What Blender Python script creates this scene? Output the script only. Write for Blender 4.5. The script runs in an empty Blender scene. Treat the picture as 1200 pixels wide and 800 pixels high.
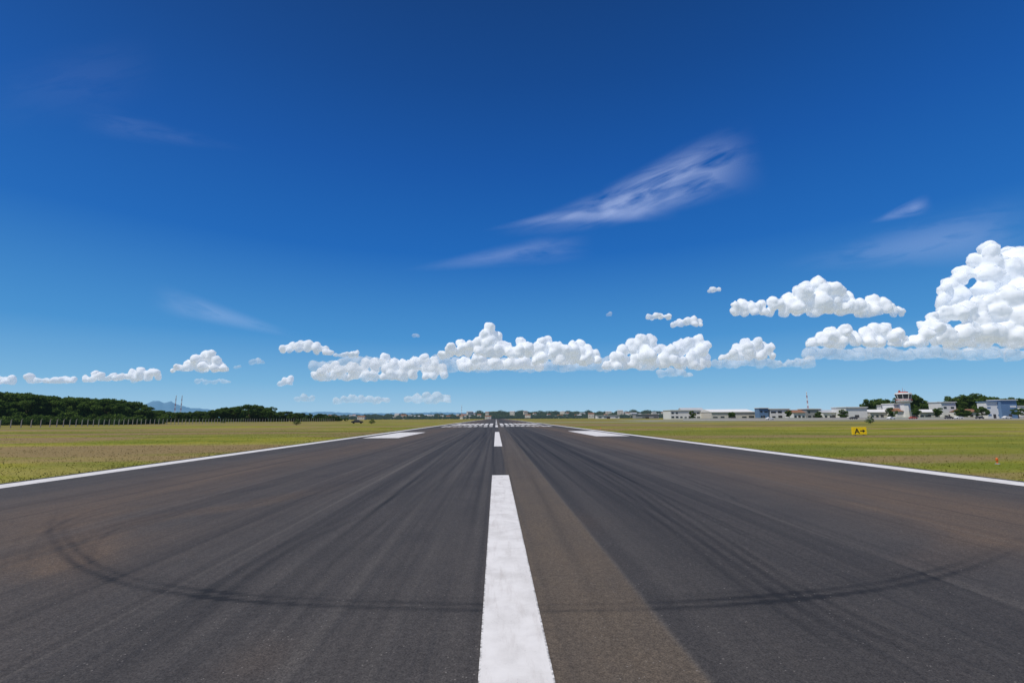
import bpy, bmesh, math, random
import numpy as np
from mathutils import Vector, Matrix

random.seed(7); rng = np.random.default_rng(7)
scene = bpy.context.scene
COL = scene.collection
scene.view_settings.view_transform = 'Standard'
scene.view_settings.look = 'None'
scene.view_settings.exposure = 0

# ------------------------------------------------------------------ camera
H = 1.9; CX = -0.15; FPX = 567.0
yaw = math.radians(1.92); pitch = math.radians(8.95); roll = 0.005
fwd = Vector((math.sin(yaw)*math.cos(pitch), math.cos(yaw)*math.cos(pitch), math.sin(pitch)))
r0 = Vector((math.cos(yaw), -math.sin(yaw), 0)); u0 = r0.cross(fwd)
rt = r0*math.cos(roll) - u0*math.sin(roll); up = u0*math.cos(roll) + r0*math.sin(roll)
cam_d = bpy.data.cameras.new("camera"); cam = bpy.data.objects.new("camera", cam_d); COL.objects.link(cam)
cam_d.lens = FPX/1200*36; cam_d.sensor_width = 36; cam_d.clip_start = 0.1; cam_d.clip_end = 150000
m = Matrix((rt, up, -fwd)).transposed().to_4x4(); m.translation = Vector((CX, 0, H)); cam.matrix_world = m
scene.camera = cam
CP = Vector((CX, 0, H))
def ray(px, py): return fwd + rt*((px-600)/FPX) - up*((py-400)/FPX)
def on_ground(px, py):
    d = ray(px, py); return CP + d*(-H/d.z)
def at_depth(px, py, D):
    d = ray(px, py); return CP + d*(D/d.y)
def at_height(px, py, Z):
    d = ray(px, py); return CP + d*((Z-H)/d.z)
def lat(px, D): return at_depth(px, 489, D).x
def hgt(px, py, D): return at_depth(px, py, D).z

# ------------------------------------------------------------------ light
s_dir = Vector((-0.42, -0.30, 0.88)).normalized()
sl = bpy.data.lights.new("sun", 'SUN'); sl.energy = 3.7; sl.angle = math.radians(0.5); sl.color = (1.0, 0.955, 0.88)
so = bpy.data.objects.new("sun", sl); so.rotation_euler = s_dir.to_track_quat('Z', 'Y').to_euler(); so.location = (0, 0, 50); COL.objects.link(so)

def lin(c):
    return tuple((x/255/12.92) if x/255 <= 0.04045 else ((x/255+0.055)/1.055)**2.4 for x in c)

w = bpy.data.worlds.new("World"); scene.world = w; w.use_nodes = True
nt = w.node_tree; nt.nodes.clear()
out = nt.nodes.new('ShaderNodeOutputWorld'); bg = nt.nodes.new('ShaderNodeBackground'); bg.inputs[1].default_value = 0.1
sky = nt.nodes.new('ShaderNodeTexSky'); sky.sky_type = 'NISHITA'; sky.sun_disc = False
sky.sun_elevation = math.asin(s_dir.z); sky.sun_rotation = math.atan2(s_dir.x, s_dir.y)
sky.dust_density = 0.3; sky.ozone_density = 2.0
tc = nt.nodes.new('ShaderNodeTexCoord'); sx = nt.nodes.new('ShaderNodeSeparateXYZ'); nt.links.new(tc.outputs['Generated'], sx.inputs[0])
rp = nt.nodes.new('ShaderNodeValToRGB'); nt.links.new(sx.outputs[2], rp.inputs[0])
stops = [(0.0, (158,200,228)), (0.02, (146,192,225)), (0.067, (112,174,218)), (0.155, (62,142,206)), (0.324, (10,100,184)), (0.474, (2,82,165)), (0.6, (0,68,142)), (0.72, (0,56,120)), (1.0, (0,48,105))]
cr = rp.color_ramp
while len(cr.elements) < len(stops): cr.elements.new(0.5)
for e, (p, c) in zip(cr.elements, stops): e.position = p; e.color = (*lin(c), 1)
vm = nt.nodes.new('ShaderNodeVectorMath'); vm.operation = 'SCALE'; vm.inputs['Scale'].default_value = 10.3
nt.links.new(rp.outputs[0], vm.inputs[0])
mx = nt.nodes.new('ShaderNodeMix'); mx.data_type = 'RGBA'; mx.inputs[0].default_value = 0.90
nt.links.new(sky.outputs[0], mx.inputs[6]); nt.links.new(vm.outputs[0], mx.inputs[7])
nt.links.new(mx.outputs[2], bg.inputs[0]); nt.links.new(bg.outputs[0], out.inputs[0])

# ------------------------------------------------------------------ node helpers
class NB:
    def __init__(s, name):
        s.m = bpy.data.materials.new(name); s.m.use_nodes = True; s.t = s.m.node_tree; s.t.nodes.clear()
        s.out = s.n('ShaderNodeOutputMaterial')
    def n(s, k, **kw):
        x = s.t.nodes.new(k)
        for a, b in kw.items(): setattr(x, a, b)
        return x
    def l(s, a, b): s.t.links.new(a, b)
    def setin(s, i, v):
        if isinstance(v, bpy.types.NodeSocket): s.l(v, i)
        else: i.default_value = v
    def math(s, op, a, b=0.0, c=0.0, clamp=False):
        x = s.n('ShaderNodeMath', operation=op); x.use_clamp = clamp
        s.setin(x.inputs[0], a); s.setin(x.inputs[1], b); s.setin(x.inputs[2], c); return x.outputs[0]
    def mix(s, f, a, b, blend='MIX'):
        x = s.n('ShaderNodeMix', data_type='RGBA', blend_type=blend)
        s.setin(x.inputs[0], f)
        s.setin(x.inputs[6], (*a, 1) if isinstance(a, tuple) and len(a) == 3 else a)
        s.setin(x.inputs[7], (*b, 1) if isinstance(b, tuple) and len(b) == 3 else b); return x.outputs[2]
    def ramp(s, v, a, b):
        x = s.n('ShaderNodeMapRange', interpolation_type='SMOOTHSTEP'); s.l(v, x.inputs[0])
        x.inputs[1].default_value = a; x.inputs[2].default_value = b; return x.outputs[0]
    def coord(s, which='Object', scale=(1,1,1), loc=(0,0,0)):
        t = s.n('ShaderNodeTexCoord'); mp = s.n('ShaderNodeMapping'); s.l(t.outputs[which], mp.inputs[0])
        mp.inputs['Scale'].default_value = scale; mp.inputs['Location'].default_value = loc; return mp.outputs[0]
    def noise(s, vec, scale, detail=4, rough=0.55, dist=0.0):
        x = s.n('ShaderNodeTexNoise'); s.l(vec, x.inputs['Vector']); x.inputs['Scale'].default_value = scale
        x.inputs['Detail'].default_value = detail; x.inputs['Roughness'].default_value = rough; x.inputs['Distortion'].default_value = dist
        return x.outputs[0]
    def attr(s, name):
        return s.n('ShaderNodeAttribute', attribute_name=name).outputs
    def bsdf(s, col, rough=0.8, metal=0.0, spec=0.3, bump=None, bs=0.3, bd=0.02):
        p = s.n('ShaderNodeBsdfPrincipled')
        s.setin(p.inputs['Base Color'], (*col, 1) if isinstance(col, tuple) and len(col) == 3 else col)
        s.setin(p.inputs['Roughness'], rough); p.inputs['Metallic'].default_value = metal
        p.inputs['Specular IOR Level'].default_value = spec
        if bump is not None:
            b = s.n('ShaderNodeBump'); b.inputs['Strength'].default_value = bs; b.inputs['Distance'].default_value = bd
            s.l(bump, b.inputs['Height']); s.l(b.outputs[0], p.inputs['Normal'])
        s.l(p.outputs[0], s.out.inputs[0]); return p

def simple(name, col, rough=0.7, metal=0.0, spec=0.3, var=0.2, scale=1.5):
    b = NB(name); v = b.coord('Object'); n = b.noise(v, scale, 5, 0.6)
    c = b.mix(n, tuple(x*(1-var) for x in col), tuple(min(1, x*(1+var)) for x in col))
    b.bsdf(c, rough, metal, spec); return b.m

# ------------------------------------------------------------------ object helpers
def mesh_np(name, verts, faces, mats=(), smooth=False):
    me = bpy.data.meshes.new(name)
    verts = np.asarray(verts, dtype=np.float32); faces = np.asarray(faces, dtype=np.int32)
    nf, k = faces.shape
    me.vertices.add(len(verts)); me.vertices.foreach_set('co', verts.ravel())
    me.loops.add(nf*k); me.loops.foreach_set('vertex_index', faces.ravel())
    me.polygons.add(nf); me.polygons.foreach_set('loop_start', np.arange(nf, dtype=np.int32)*k)
    me.polygons.foreach_set('loop_total', np.full(nf, k, dtype=np.int32))
    me.update(calc_edges=True); me.validate()
    for mt in mats: me.materials.append(mt)
    if smooth: me.polygons.foreach_set('use_smooth', np.ones(nf, dtype=bool))
    return me
def fattr(me, name, vals):
    a = me.attributes.new(name, 'FLOAT', 'POINT'); a.data.foreach_set('value', np.asarray(vals, dtype=np.float32))
def link(name, me, parent=None, loc=(0,0,0), rot=0.0, kind=None, label=None, category=None, group=None):
    o = bpy.data.objects.new(name, me); COL.objects.link(o); o.location = loc; o.rotation_euler = (0, 0, rot)
    if parent: o.parent = parent
    if kind: o["kind"] = kind
    if label: o["label"] = label
    if category: o["category"] = category
    if group: o["group"] = group
    return o
def empty(name, loc, label, category, rot=0.0, group=None, scale=1.0):
    e = link(name, None, None, loc, rot, None, label, category, group); e.empty_display_size = 0.5; e.scale = (scale,)*3; return e
def bm_mesh(name, fn, mat, smooth=False):
    bm = bmesh.new(); fn(bm); me = bpy.data.meshes.new(name); bm.normal_update(); bm.to_mesh(me); bm.free()
    for x in (mat if isinstance(mat, (list, tuple)) else [mat]): me.materials.append(x)
    if smooth:
        for p in me.polygons: p.use_smooth = True
    return me
def addbox(bm, x0, x1, y0, y1, z0, z1, bevel=0.0):
    g = bmesh.ops.create_cube(bm, size=1)
    for v in g['verts']:
        v.co = Vector(((x0+x1)/2+v.co.x*(x1-x0), (y0+y1)/2+v.co.y*(y1-y0), (z0+z1)/2+v.co.z*(z1-z0)))
    if bevel: bmesh.ops.bevel(bm, geom=list({e for v in g['verts'] for e in v.link_edges}), offset=bevel, segments=1, affect='EDGES')
def box(name, x0, x1, y0, y1, z0, z1, mat, parent=None, bevel=0.0, **kw):
    return link(name, bm_mesh(name, lambda bm: addbox(bm, x0, x1, y0, y1, z0, z1, bevel), mat), parent, **kw)
def addcyl(bm, p0, p1, ra, rb, seg=8, mi=0):
    p0 = Vector(p0); p1 = Vector(p1); d = p1-p0
    q = d.to_track_quat('Z', 'Y').to_matrix().to_4x4(); q.translation = (p0+p1)/2
    g = bmesh.ops.create_cone(bm, cap_ends=True, segments=seg, radius1=ra, radius2=rb, depth=d.length, matrix=q)
    if mi:
        for f in {f for v in g['verts'] for f in v.link_faces}: f.material_index = mi

# ------------------------------------------------------------------ ground
def grass_colour(b):
    v = b.coord('Object'); vs = b.coord('Object', (0.25, 1.0, 1.0))
    big = b.noise(vs, 0.06, 5, 0.55, 0.6); mid = b.noise(v, 0.13, 4, 0.55); big2 = b.noise(vs, 0.026, 5, 0.55, 0.3); bl = b.noise(vs, 0.16, 4, 0.55, 0.5)
    c = b.mix(b.ramp(mid, 0.38, 0.60), (0.170, 0.195, 0.018), (0.275, 0.255, 0.031))
    c = b.mix(b.math('MULTIPLY', b.ramp(bl, 0.48, 0.60), 0.55), c, (0.34, 0.27, 0.085))
    c = b.mix(b.math('MULTIPLY', b.ramp(big2, 0.47, 0.54), 0.6), c, (0.130, 0.152, 0.021))
    c = b.mix(b.math('MULTIPLY', b.ramp(big, 0.49, 0.56), 0.85), c, (0.265, 0.182, 0.09))
    return c, v
b = NB("grass_ground"); c, v = grass_colour(b)
fine = b.noise(v, 6.0, 6, 0.75)
c = b.mix(b.ramp(fine, 0.22, 0.58), b.mix(0.34, c, (0.06, 0.062, 0.014)), c)
b.bsdf(c, 0.95, spec=0.1, bump=fine, bs=0.45, bd=0.04)
MG = b.m
radii = [0.0] + list(np.geomspace(3, 60000, 90)); S = 96
vv = [(0, 0, 0)]
for r in radii[1:]:
    for k in range(S):
        a = 2*math.pi*k/S; vv.append((r*math.cos(a), r*math.sin(a), 0))
tri = []
for k in range(S): tri.append((0, 1+k, 1+(k+1) % S))
for i in range(len(radii)-2):
    for k in range(S):
        a0 = 1+i*S+k; a1 = 1+i*S+(k+1) % S; tri += [(a0, a0+S, a1+S), (a0, a1+S, a1)]
link("ground", mesh_np("ground", vv, tri, [MG]), kind="structure")

# grass tufts beside the runway
N = 170000
side = rng.random(N) < 0.5
yy = 6 + (rng.random(N)**1.5)*95
xx = 15.1 + (rng.random(N)**1.6)*65
xx = np.where(side, xx, -xx)
clump = 0.5+0.5*np.sin(xx*1.3+np.sin(yy*0.9)*2)*np.sin(yy*0.8+xx*0.3)
hh = rng.uniform(0.015, 0.045, N)*(0.6+1.2*clump)*(1+0.8*(rng.random(N) < 0.06)); ww = rng.uniform(0.010, 0.020, N)
an = rng.random(N)*6.283; lx = rng.normal(0, 0.035, N); ly = rng.normal(0, 0.035, N)
V = np.empty((N, 3, 3)); z0 = np.zeros(N)
V[:, 0] = np.stack([xx-np.cos(an)*ww, yy-np.sin(an)*ww, z0], 1); V[:, 1] = np.stack([xx+np.cos(an)*ww, yy+np.sin(an)*ww, z0], 1)
V[:, 2] = np.stack([xx+lx, yy+ly, hh], 1)
b = NB("grass_blades"); c, v = grass_colour(b); rnd = b.attr("rnd")[2]
c = b.mix(b.ramp(rnd, 0.0, 1.0), b.mix(0.22, c, (0.08, 0.12, 0.01)), b.mix(0.28, c, (0.39, 0.34, 0.11))); b.bsdf(c, 0.8, spec=0.15)
me = mesh_np("grass", V.reshape(-1, 3), np.arange(3*N).reshape(-1, 3), [b.m]); fattr(me, "rnd", np.repeat(rng.random(N), 3))
link("grass", me, kind="stuff")

# ------------------------------------------------------------------ runway
RW = 15.15; RL = 1250
ys = [-60, -40, -20, -10, -4, 0]; y = 2.0
while y < RL: ys.append(y); y *= 1.011
ys.append(RL); ys = np.array(ys); xs = np.linspace(-RW, RW, 1011)
X, Y = np.meshgrid(xs, ys); nx, ny = len(xs), len(ys)
Zc = np.full_like(X, 0.010)
idx = np.arange(nx*ny).reshape(ny, nx)
faces = np.stack([idx[:-1, :-1], idx[:-1, 1:], idx[1:, 1:], idx[1:, :-1]], -1).reshape(-1, 4)
rub = np.zeros_like(X); dirt = np.zeros_like(X); pale = np.zeros_like(X); strip = np.zeros_like(X)
def gpts(l): return np.array([[p.x, p.y] for p in (on_ground(*q) for q in l)])
def smooth_line(P):
    Q = [P[0]*2-P[1]] + list(P) + [P[-1]*2-P[-2]]; o = []
    for i in range(1, len(Q)-2):
        for t in np.linspace(0, 1, 8, endpoint=False):
            p0, p1, p2, p3 = Q[i-1], Q[i], Q[i+1], Q[i+2]
            o.append(0.5*((2*p1)+(-p0+p2)*t+(2*p0-5*p1+4*p2-p3)*t*t+(-p0+3*p1-3*p2+p3)*t**3))
    o.append(P[-1]); return np.array(o)
def dist_line(P):
    d = np.full(X.shape, 1e9); tt = np.zeros(X.shape)
    ymin, ymax = P[:, 1].min()-2, P[:, 1].max()+2
    rs = np.where((ys > ymin) & (ys < ymax))[0]; sub = slice(rs[0], rs[-1]+1)
    xs_, ys_ = X[sub], Y[sub]; dd = np.full(xs_.shape, 1e9); tb = np.zeros(xs_.shape); n = len(P)-1
    for i, (a, c2) in enumerate(zip(P[:-1], P[1:])):
        ab = c2-a; t = np.clip(((xs_-a[0])*ab[0]+(ys_-a[1])*ab[1])/(ab@ab+1e-9), 0, 1)
        q = np.hypot(xs_-a[0]-t*ab[0], ys_-a[1]-t*ab[1]); mk = q < dd; dd = np.where(mk, q, dd); tb = np.where(mk, (i+t)/n, tb)
    d[sub] = dd; tt[sub] = tb; return d, tt
def track(px, amt, wdt=0.06, offs=((0, 1),), fade=0.15):
    P0 = smooth_line(gpts(px)); T = np.gradient(P0, axis=0); T /= np.linalg.norm(T, axis=1)[:, None]; Nn = np.stack([-T[:, 1], T[:, 0]], 1); r = 0
    for off, a in offs:
        d, t = dist_line(P0+Nn*off); env = np.clip(t/fade, 0, 1)*np.clip((1-t)/fade, 0, 1)*(0.85+0.15*np.sin(t*37+off*9))
        r = r + amt*a*env*np.exp(-(d/wdt)**4)
    return r
arc = [(70, 596), (58, 620), (80, 655), (130, 680), (200, 695), (330, 708), (560, 716), (700, 716), (850, 710), (980, 698), (1080, 682), (1160, 658), (1230, 625)]
rub += track(arc, 0.86, 0.045, ((0, 1), (0.16, .75), (0.32, .2)), 0.15)
rub += track(arc, 0.10, 0.25, ((0.05, 1),), 0.15)
rub += track([(58, 632), (110, 604), (200, 588), (330, 568), (450, 540), (530, 512)], 0.32, 0.055, ((0, 1), (.2, .7)), 0.12)
rub += track([(20, 690), (60, 620), (150, 588), (300, 560), (430, 530), (540, 503)], 0.24, 0.055, ((0, 1), (.25, .6)), 0.1)
rub += track([(150, 690), (105, 650), (160, 612), (300, 590), (420, 562)], 0.28, 0.05, ((0, 1), (.2, .6)), 0.2)
dirt += track([(150, 690), (110, 645), (170, 612), (300, 592), (420, 566)], 0.8, 0.45, ((0.2, 1),), 0.2)
dirt += track([(60, 680), (50, 640), (90, 608), (160, 590)], 0.7, 0.6, ((0, 1),), 0.2)
dirt += track([(1060, 690), (1150, 650), (1160, 622), (1060, 600), (900, 575)], 0.55, 0.40, ((0.2, 1),), 0.2)
rub += track([(150, 800), (330, 650), (450, 590), (530, 538), (565, 508)], 0.32, 0.07, ((0, 1), (.25, .7)), 0.1)
rub += track([(260, 800), (400, 650), (480, 590), (545, 535), (572, 505)], 0.24, 0.05, ((0, 1), (-.2, .7)), 0.1)
rub += track([(1090, 800), (900, 690), (780, 605), (690, 545), (620, 506)], 0.50, 0.06, ((0, 1), (.24, .7), (-.2, .4)), 0.12)
rub += track([(1190, 800), (960, 700), (800, 600), (705, 545), (630, 506)], 0.42, 0.05, ((0, 1), (.2, .7)), 0.12)
rub += track([(1300, 760), (1050, 660), (870, 590), (760, 545), (640, 503)], 0.36, 0.05, ((0, 1), (.25, .6)), 0.12)
rub += track([(-60, 760), (180, 660), (350, 590), (470, 545), (545, 508)], 0.28, 0.05, ((0, 1), (.25, .6)), 0.12)
for i in range(260):
    x0 = rng.normal(0, 5.0); wd = rng.uniform(0.03, 0.09) if i % 4 else rng.uniform(.12, .3); am = rng.uniform(0.06, 0.30)
    y0 = rng.uniform(-10, 60)*(rng.random()+0.1); y1 = y0+rng.uniform(15, 250)
    dr = rng.normal(0, 0.010); cv = rng.normal(0, 0.00010)
    rs = np.where((ys > y0) & (ys < y1))[0]
    if len(rs) < 2: continue
    s_ = slice(rs[0], rs[-1]+1); Ys = Y[s_]; xc = x0+dr*(Ys-y0)+cv*(Ys-y0)**2
    env = np.clip((Ys-y0)/8, 0, 1)*np.clip((y1-Ys)/25, 0, 1)
    (rub if i % 6 else pale)[s_] += am*env*np.exp(-((X[s_]-xc)/wd)**4)
def band(a, bb, e): return 1/(1+np.exp(-np.clip((X-a)/e, -40, 40)))*1/(1+np.exp(np.clip((X-bb)/e, -40, 40)))
wob = 0.35*np.sin(Y*0.11)+0.2*np.sin(Y*0.31+1)
strip += band(0.20, 1.40, 0.008)*(0.50+0.50*np.exp(-np.clip(Y-8, 0, None)/14))
dirt += 1.75*np.exp(-((X-9.2-wob)/2.2)**2) + 1.25*np.exp(-((X+9.2+wob)/2.3)**2)+0.25*np.exp(-((X+5.0)/1.2)**2)
rub *= (1-0.5*band(0.20, 1.40, 0.008))
rub += 0.30*band(1.41, 5.06, 0.010) + 0.08*band(-3.8, -0.2, 0.02)+0.07*band(5.1, 7.0, .02)
for s in (-11.3, -7.6, -3.8, 1.40, 5.08, 7.6, 11.3): pale += 0.30*np.exp(-((X-s)/0.03)**2)
for (qx, qy, rr, am) in [(690, 655, 0.30, 0.9), (300, 775, 0.25, .5), (680, 610, 0.5, .6), (130, 640, 0.7, 0.6), (45, 660, .6, .7), (1150, 630, 0.7, .6)]:
    p = on_ground(qx, qy); dirt += am*np.exp(-(((X-p.x)/rr)**2+((Y-p.y)/(rr*1.6))**2))
me = mesh_np("runway", np.stack([X, Y, Zc], -1).reshape(-1, 3), faces)
for nme, ar in (("rub", rub), ("dirt", dirt), ("pale", pale), ("strip", strip)): fattr(me, nme, ar.ravel())
b = NB("asphalt")
v = b.coord('Object'); vl = b.coord('Object', (1, 0.06, 1)); vl2 = b.coord('Object', (1, 0.012, 1))
agg = b.noise(v, 70, 2, 0.8); agg2 = b.noise(v, 20, 4, 0.8); blot = b.noise(v, 0.55, 7, 0.7, 0.3); st = b.noise(vl, 1.6, 6, 0.6); st2 = b.noise(vl2, 9.0, 5, 0.7); st3 = b.noise(vl2, 2.2, 4, 0.6)
rubn = b.math('MULTIPLY', b.attr("rub")[2], b.math('MULTIPLY_ADD', blot, 0.9, 0.5))
drt = b.math('MULTIPLY', b.attr("dirt")[2], b.math('MULTIPLY_ADD', st, 0.8, 0.15), clamp=True)
drt = b.math('MULTIPLY', drt, b.math('MULTIPLY_ADD', blot, 0.8, 0.5), clamp=True)
base = b.mix(b.ramp(blot, 0.3, 0.72), (0.056, 0.0510, 0.048), (0.074, 0.0665, 0.061))
base = b.mix(b.math('MULTIPLY', b.ramp(st, 0.45, 0.7), 0.30), base, (0.096, 0.084, 0.074))
base = b.mix(b.math('MULTIPLY', b.ramp(st2, 0.50, 0.62), 0.30), base, (0.036, 0.035, 0.036))
base = b.mix(b.math('MULTIPLY', b.ramp(st3, 0.50, 0.68), 0.22), base, (0.102, 0.092, 0.083))
base = b.mix(b.math('MULTIPLY', drt, 0.90), base, (0.130, 0.091, 0.061))
sp_ = b.math('MULTIPLY', b.math('MULTIPLY_ADD', st, 0.8, 0.30), b.math('MULTIPLY_ADD', blot, 1.6, 0.35))
base = b.mix(b.math('MULTIPLY', b.attr("strip")[2], sp_, clamp=True), base, (0.118, 0.091, 0.064))
base = b.mix(b.attr("pale")[2], base, (0.135, 0.120, 0.105))
base = b.mix(b.math('MULTIPLY', rubn, 0.85, clamp=True), base, (0.018, 0.0175, 0.018))
agm = b.math('MULTIPLY', b.math('MAXIMUM', b.math('MULTIPLY_ADD', b.math('SUBTRACT', agg, 0.5), 2.4, 1.0), 0.25), b.math('MAXIMUM', b.math('MULTIPLY_ADD', b.math('SUBTRACT', agg2, 0.5), 1.3, 1.0), 0.3))
cc = b.n('ShaderNodeCombineXYZ'); [b.l(agm, cc.inputs[i]) for i in range(3)]
base = b.mix(1.0, base, cc.outputs[0], 'MULTIPLY')
vor = b.n('ShaderNodeTexVoronoi'); b.l(v, vor.inputs['Vector']); vor.inputs['Scale'].default_value = 16
sp = b.math('MULTIPLY', b.math('LESS_THAN', vor.outputs['Distance'], 0.11), b.math('GREATER_THAN', b.noise(v, 3.1, 2, .5), 0.56))
base = b.mix(b.math('MULTIPLY', sp, 0.45), base, (0.34, 0.31, 0.28))
b.bsdf(base, 0.8, spec=0.25, bump=b.math('ADD', agg, agg2), bs=0.5, bd=0.005)
me.materials.append(b.m); link("runway", me, kind="structure")

# painted markings
b = NB("white_paint"); v = b.coord('Object'); vl = b.coord('Object', (1, 0.12, 1))
n1 = b.noise(v, 60, 5, 0.8); n2 = b.noise(v, 2.5, 6, 0.6, 0.3); n3 = b.noise(vl, 9, 5, 0.7)
c = b.mix(b.ramp(n2, 0.35, 0.75), (0.78, 0.75, 0.71), (0.64, 0.61, 0.57))
c = b.mix(b.math('MULTIPLY', b.ramp(n3, 0.48, 0.75), 0.45), c, (0.45, 0.40, 0.35))
wear = b.math('MULTIPLY', b.ramp(n1, 0.56, 0.70), b.ramp(n2, 0.40, 0.65))
c = b.mix(b.math('MULTIPLY', wear, 0.6), c, (0.12, 0.11, 0.10))
ed = b.attr("edge")[2]; c = b.mix(b.math('MULTIPLY', ed, b.ramp(b.noise(v, 25, 4, .7), 0.40, 0.62)), c, (0.09, 0.085, 0.08))
b.bsdf(c, 0.6, spec=0.3, bump=n1, bs=0.3, bd=0.004); MP = b.m
def marking(x0, x1, y0, y1, z=0.016):
    n = max(2, int((y1-y0)/max(0.1, min(0.1*max(y0, 1), 6)))); n = min(n, 200); pts = []; fs = []; ea = []
    e = 0.02 if x1-x0 < 1.2 else 0.03
    for i in range(n+1):
        yv = y0+(y1-y0)*i/n
        for x, q in ((x0, 1), (x0+e, 0), (x1-e, 0), (x1, 1)): pts.append((x, yv, z)); ea.append(q)
        if i < n:
            for j in range(3): k = 4*i+j; fs.append((k, k+1, k+5, k+4))
    me = mesh_np("runway_marking", pts, fs, [MP]); fattr(me, "edge", ea)
    return link("runway_marking", me, kind="structure")
CW = 0.28
y1 = on_ground(586, 557).y; y2 = on_ground(582, 523).y; y3 = on_ground(582, 506).y
marking(-CW, CW, -14, y1); marking(-CW, CW, y2, y3)
y = y3+20
for i in range(14): marking(-CW, CW, y+14, y+44); y += 50
for s in (-1, 1):
    marking(*(sorted((s*14.05, s*14.85))), -60, 3); marking(*(sorted((s*14.05, s*14.85))), 3.01, 60)
    marking(*(sorted((s*14.05, s*14.85))), 60.01, 1240)
marking(on_ground(425, 513.3).x, on_ground(466, 513.3).x, on_ground(440, 513.3).y, on_ground(470, 506.6).y)
marking(on_ground(698, 511).x, on_ground(740, 511).x, on_ground(710, 511).y, on_ground(690, 504.8).y)
for k in range(8):
    for s in (-1, 1):
        x0 = s*(1.0+k*1.45); marking(min(x0, x0+s*0.98), max(x0, x0+s*0.98), 128, 164)
for s in (-1, 1):
    for k in range(10):
        marking(*sorted((s*(0.9+k*1.15), s*(1.55+k*1.15+rng.uniform(0, .35)))), 107+rng.uniform(-2, 2), 115+rng.uniform(-2, 2))

# taxiway / apron
MC = simple("concrete_apron", (0.30, 0.29, 0.27), 0.85, var=0.2, scale=0.3)
MD = simple("dirt_track", (0.22, 0.155, 0.09), 0.95, var=0.3, scale=0.2)
def sheet(name, pts, z, mat):
    return link(name, bm_mesh(name, lambda bm: bm.faces.new([bm.verts.new((p[0], p[1], z)) for p in pts]), mat), kind="structure")
sheet("apron", [(70, 228), (520, 228), (520, 300), (70, 300)], 0.03, MC)
sheet("taxiway", [(15.2, 178), (520, 182), (520, 192), (15.2, 190)], 0.05, MC)
sheet("dirt_road", [(-150, 110), (-146, 108), (-131, 420), (-136, 420)], 0.03, MD)
sheet("dirt_road", [(15.4, 118), (200, 112), (200, 115), (15.4, 122)], 0.03, MD)

# ------------------------------------------------------------------ far hills & mountains
def ridge(name, az0, az1, D, depth, hfun, mat, nseg=240, jit=0.08):
    vs_, fs = [], []; nr = 8
    for i in range(nseg+1):
        px = az0+(az1-az0)*i/nseg; h = hfun(px)
        for j in range(nr+1):
            t = j/nr; dd = D+depth*t; p = at_depth(px, 489, D)
            vs_.append((p.x*(dd/D), dd, -1.0+(h+1)*math.sin(min(1, t*1.3)*math.pi/2)*(1+jit*random.uniform(-1, 1))))
    for i in range(nseg):
        for j in range(nr):
            a = i*(nr+1)+j; fs.append((a, a+nr+1, a+nr+2, a+1))
    return link(name, mesh_np(name, vs_, fs, [mat], True), kind="structure")
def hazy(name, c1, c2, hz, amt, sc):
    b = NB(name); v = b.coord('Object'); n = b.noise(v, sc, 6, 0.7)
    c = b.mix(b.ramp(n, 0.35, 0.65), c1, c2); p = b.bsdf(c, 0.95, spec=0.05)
    p.inputs['Emission Color'].default_value = (*hz, 1); p.inputs['Emission Strength'].default_value = amt; return b.m  # distance haze painted as a bluish glow of the slope itself
def hp(px):
    return (6+5*math.sin(px*0.021+1)+3*math.sin(px*0.057)+2*math.sin(px*0.13+2)+(6 if 560 < px < 790 else 2))*(1 if px > 400 else 0.35)
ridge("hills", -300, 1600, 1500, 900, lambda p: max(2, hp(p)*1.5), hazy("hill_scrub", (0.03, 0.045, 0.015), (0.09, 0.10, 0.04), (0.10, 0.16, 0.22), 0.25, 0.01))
MTP = [(-100, 5), (60, 7), (130, 8), (150, 10), (165, 16), (174, 20), (182, 22), (190, 19), (198, 21), (207, 17), (222, 13), (240, 12), (262, 8), (300, 10), (330, 7), (380, 8), (430, 6), (520, 7), (600, 4), (700, 4)]
def mt(px):
    return (np.interp(px, [a for a, _ in MTP], [b_ for _, b_ in MTP])+random.uniform(-0.4, .4))*17000/FPX
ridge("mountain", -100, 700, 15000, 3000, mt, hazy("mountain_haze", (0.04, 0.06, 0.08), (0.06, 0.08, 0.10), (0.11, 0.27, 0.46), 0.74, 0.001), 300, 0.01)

# ------------------------------------------------------------------ trees
b = NB("bark"); v = b.coord('Object', (3, 3, 0.6)); n = b.noise(v, 3, 5, .6); b.bsdf(b.mix(n, (0.07, 0.05, 0.035), (0.16, 0.13, 0.10)), 0.9); MBK = b.m
def leafmat(name, c1, c2, haze=0.0):
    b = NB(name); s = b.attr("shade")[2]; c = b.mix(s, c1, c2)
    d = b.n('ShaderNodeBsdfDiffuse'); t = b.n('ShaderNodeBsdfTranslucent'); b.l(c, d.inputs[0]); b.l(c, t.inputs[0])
    m_ = b.n('ShaderNodeMixShader'); m_.inputs[0].default_value = 0.35; b.l(d.outputs[0], m_.inputs[1]); b.l(t.outputs[0], m_.inputs[2])
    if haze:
        e = b.n('ShaderNodeEmission'); e.inputs[0].default_value = (0.22, 0.36, 0.50, 1); e.inputs[1].default_value = 1  # air haze put into the leaves as a blue glow
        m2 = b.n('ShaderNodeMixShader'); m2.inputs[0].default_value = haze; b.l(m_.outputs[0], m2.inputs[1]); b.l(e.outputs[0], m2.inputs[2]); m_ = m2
    b.l(m_.outputs[0], b.out.inputs[0]); return b.m
ML = leafmat("foliage", (0.042, 0.085, 0.016), (0.15, 0.22, 0.045), 0.015); MLH = leafmat("foliage_far", (0.034, 0.058, 0.015), (0.105, 0.13, 0.04), 0.12)
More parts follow.
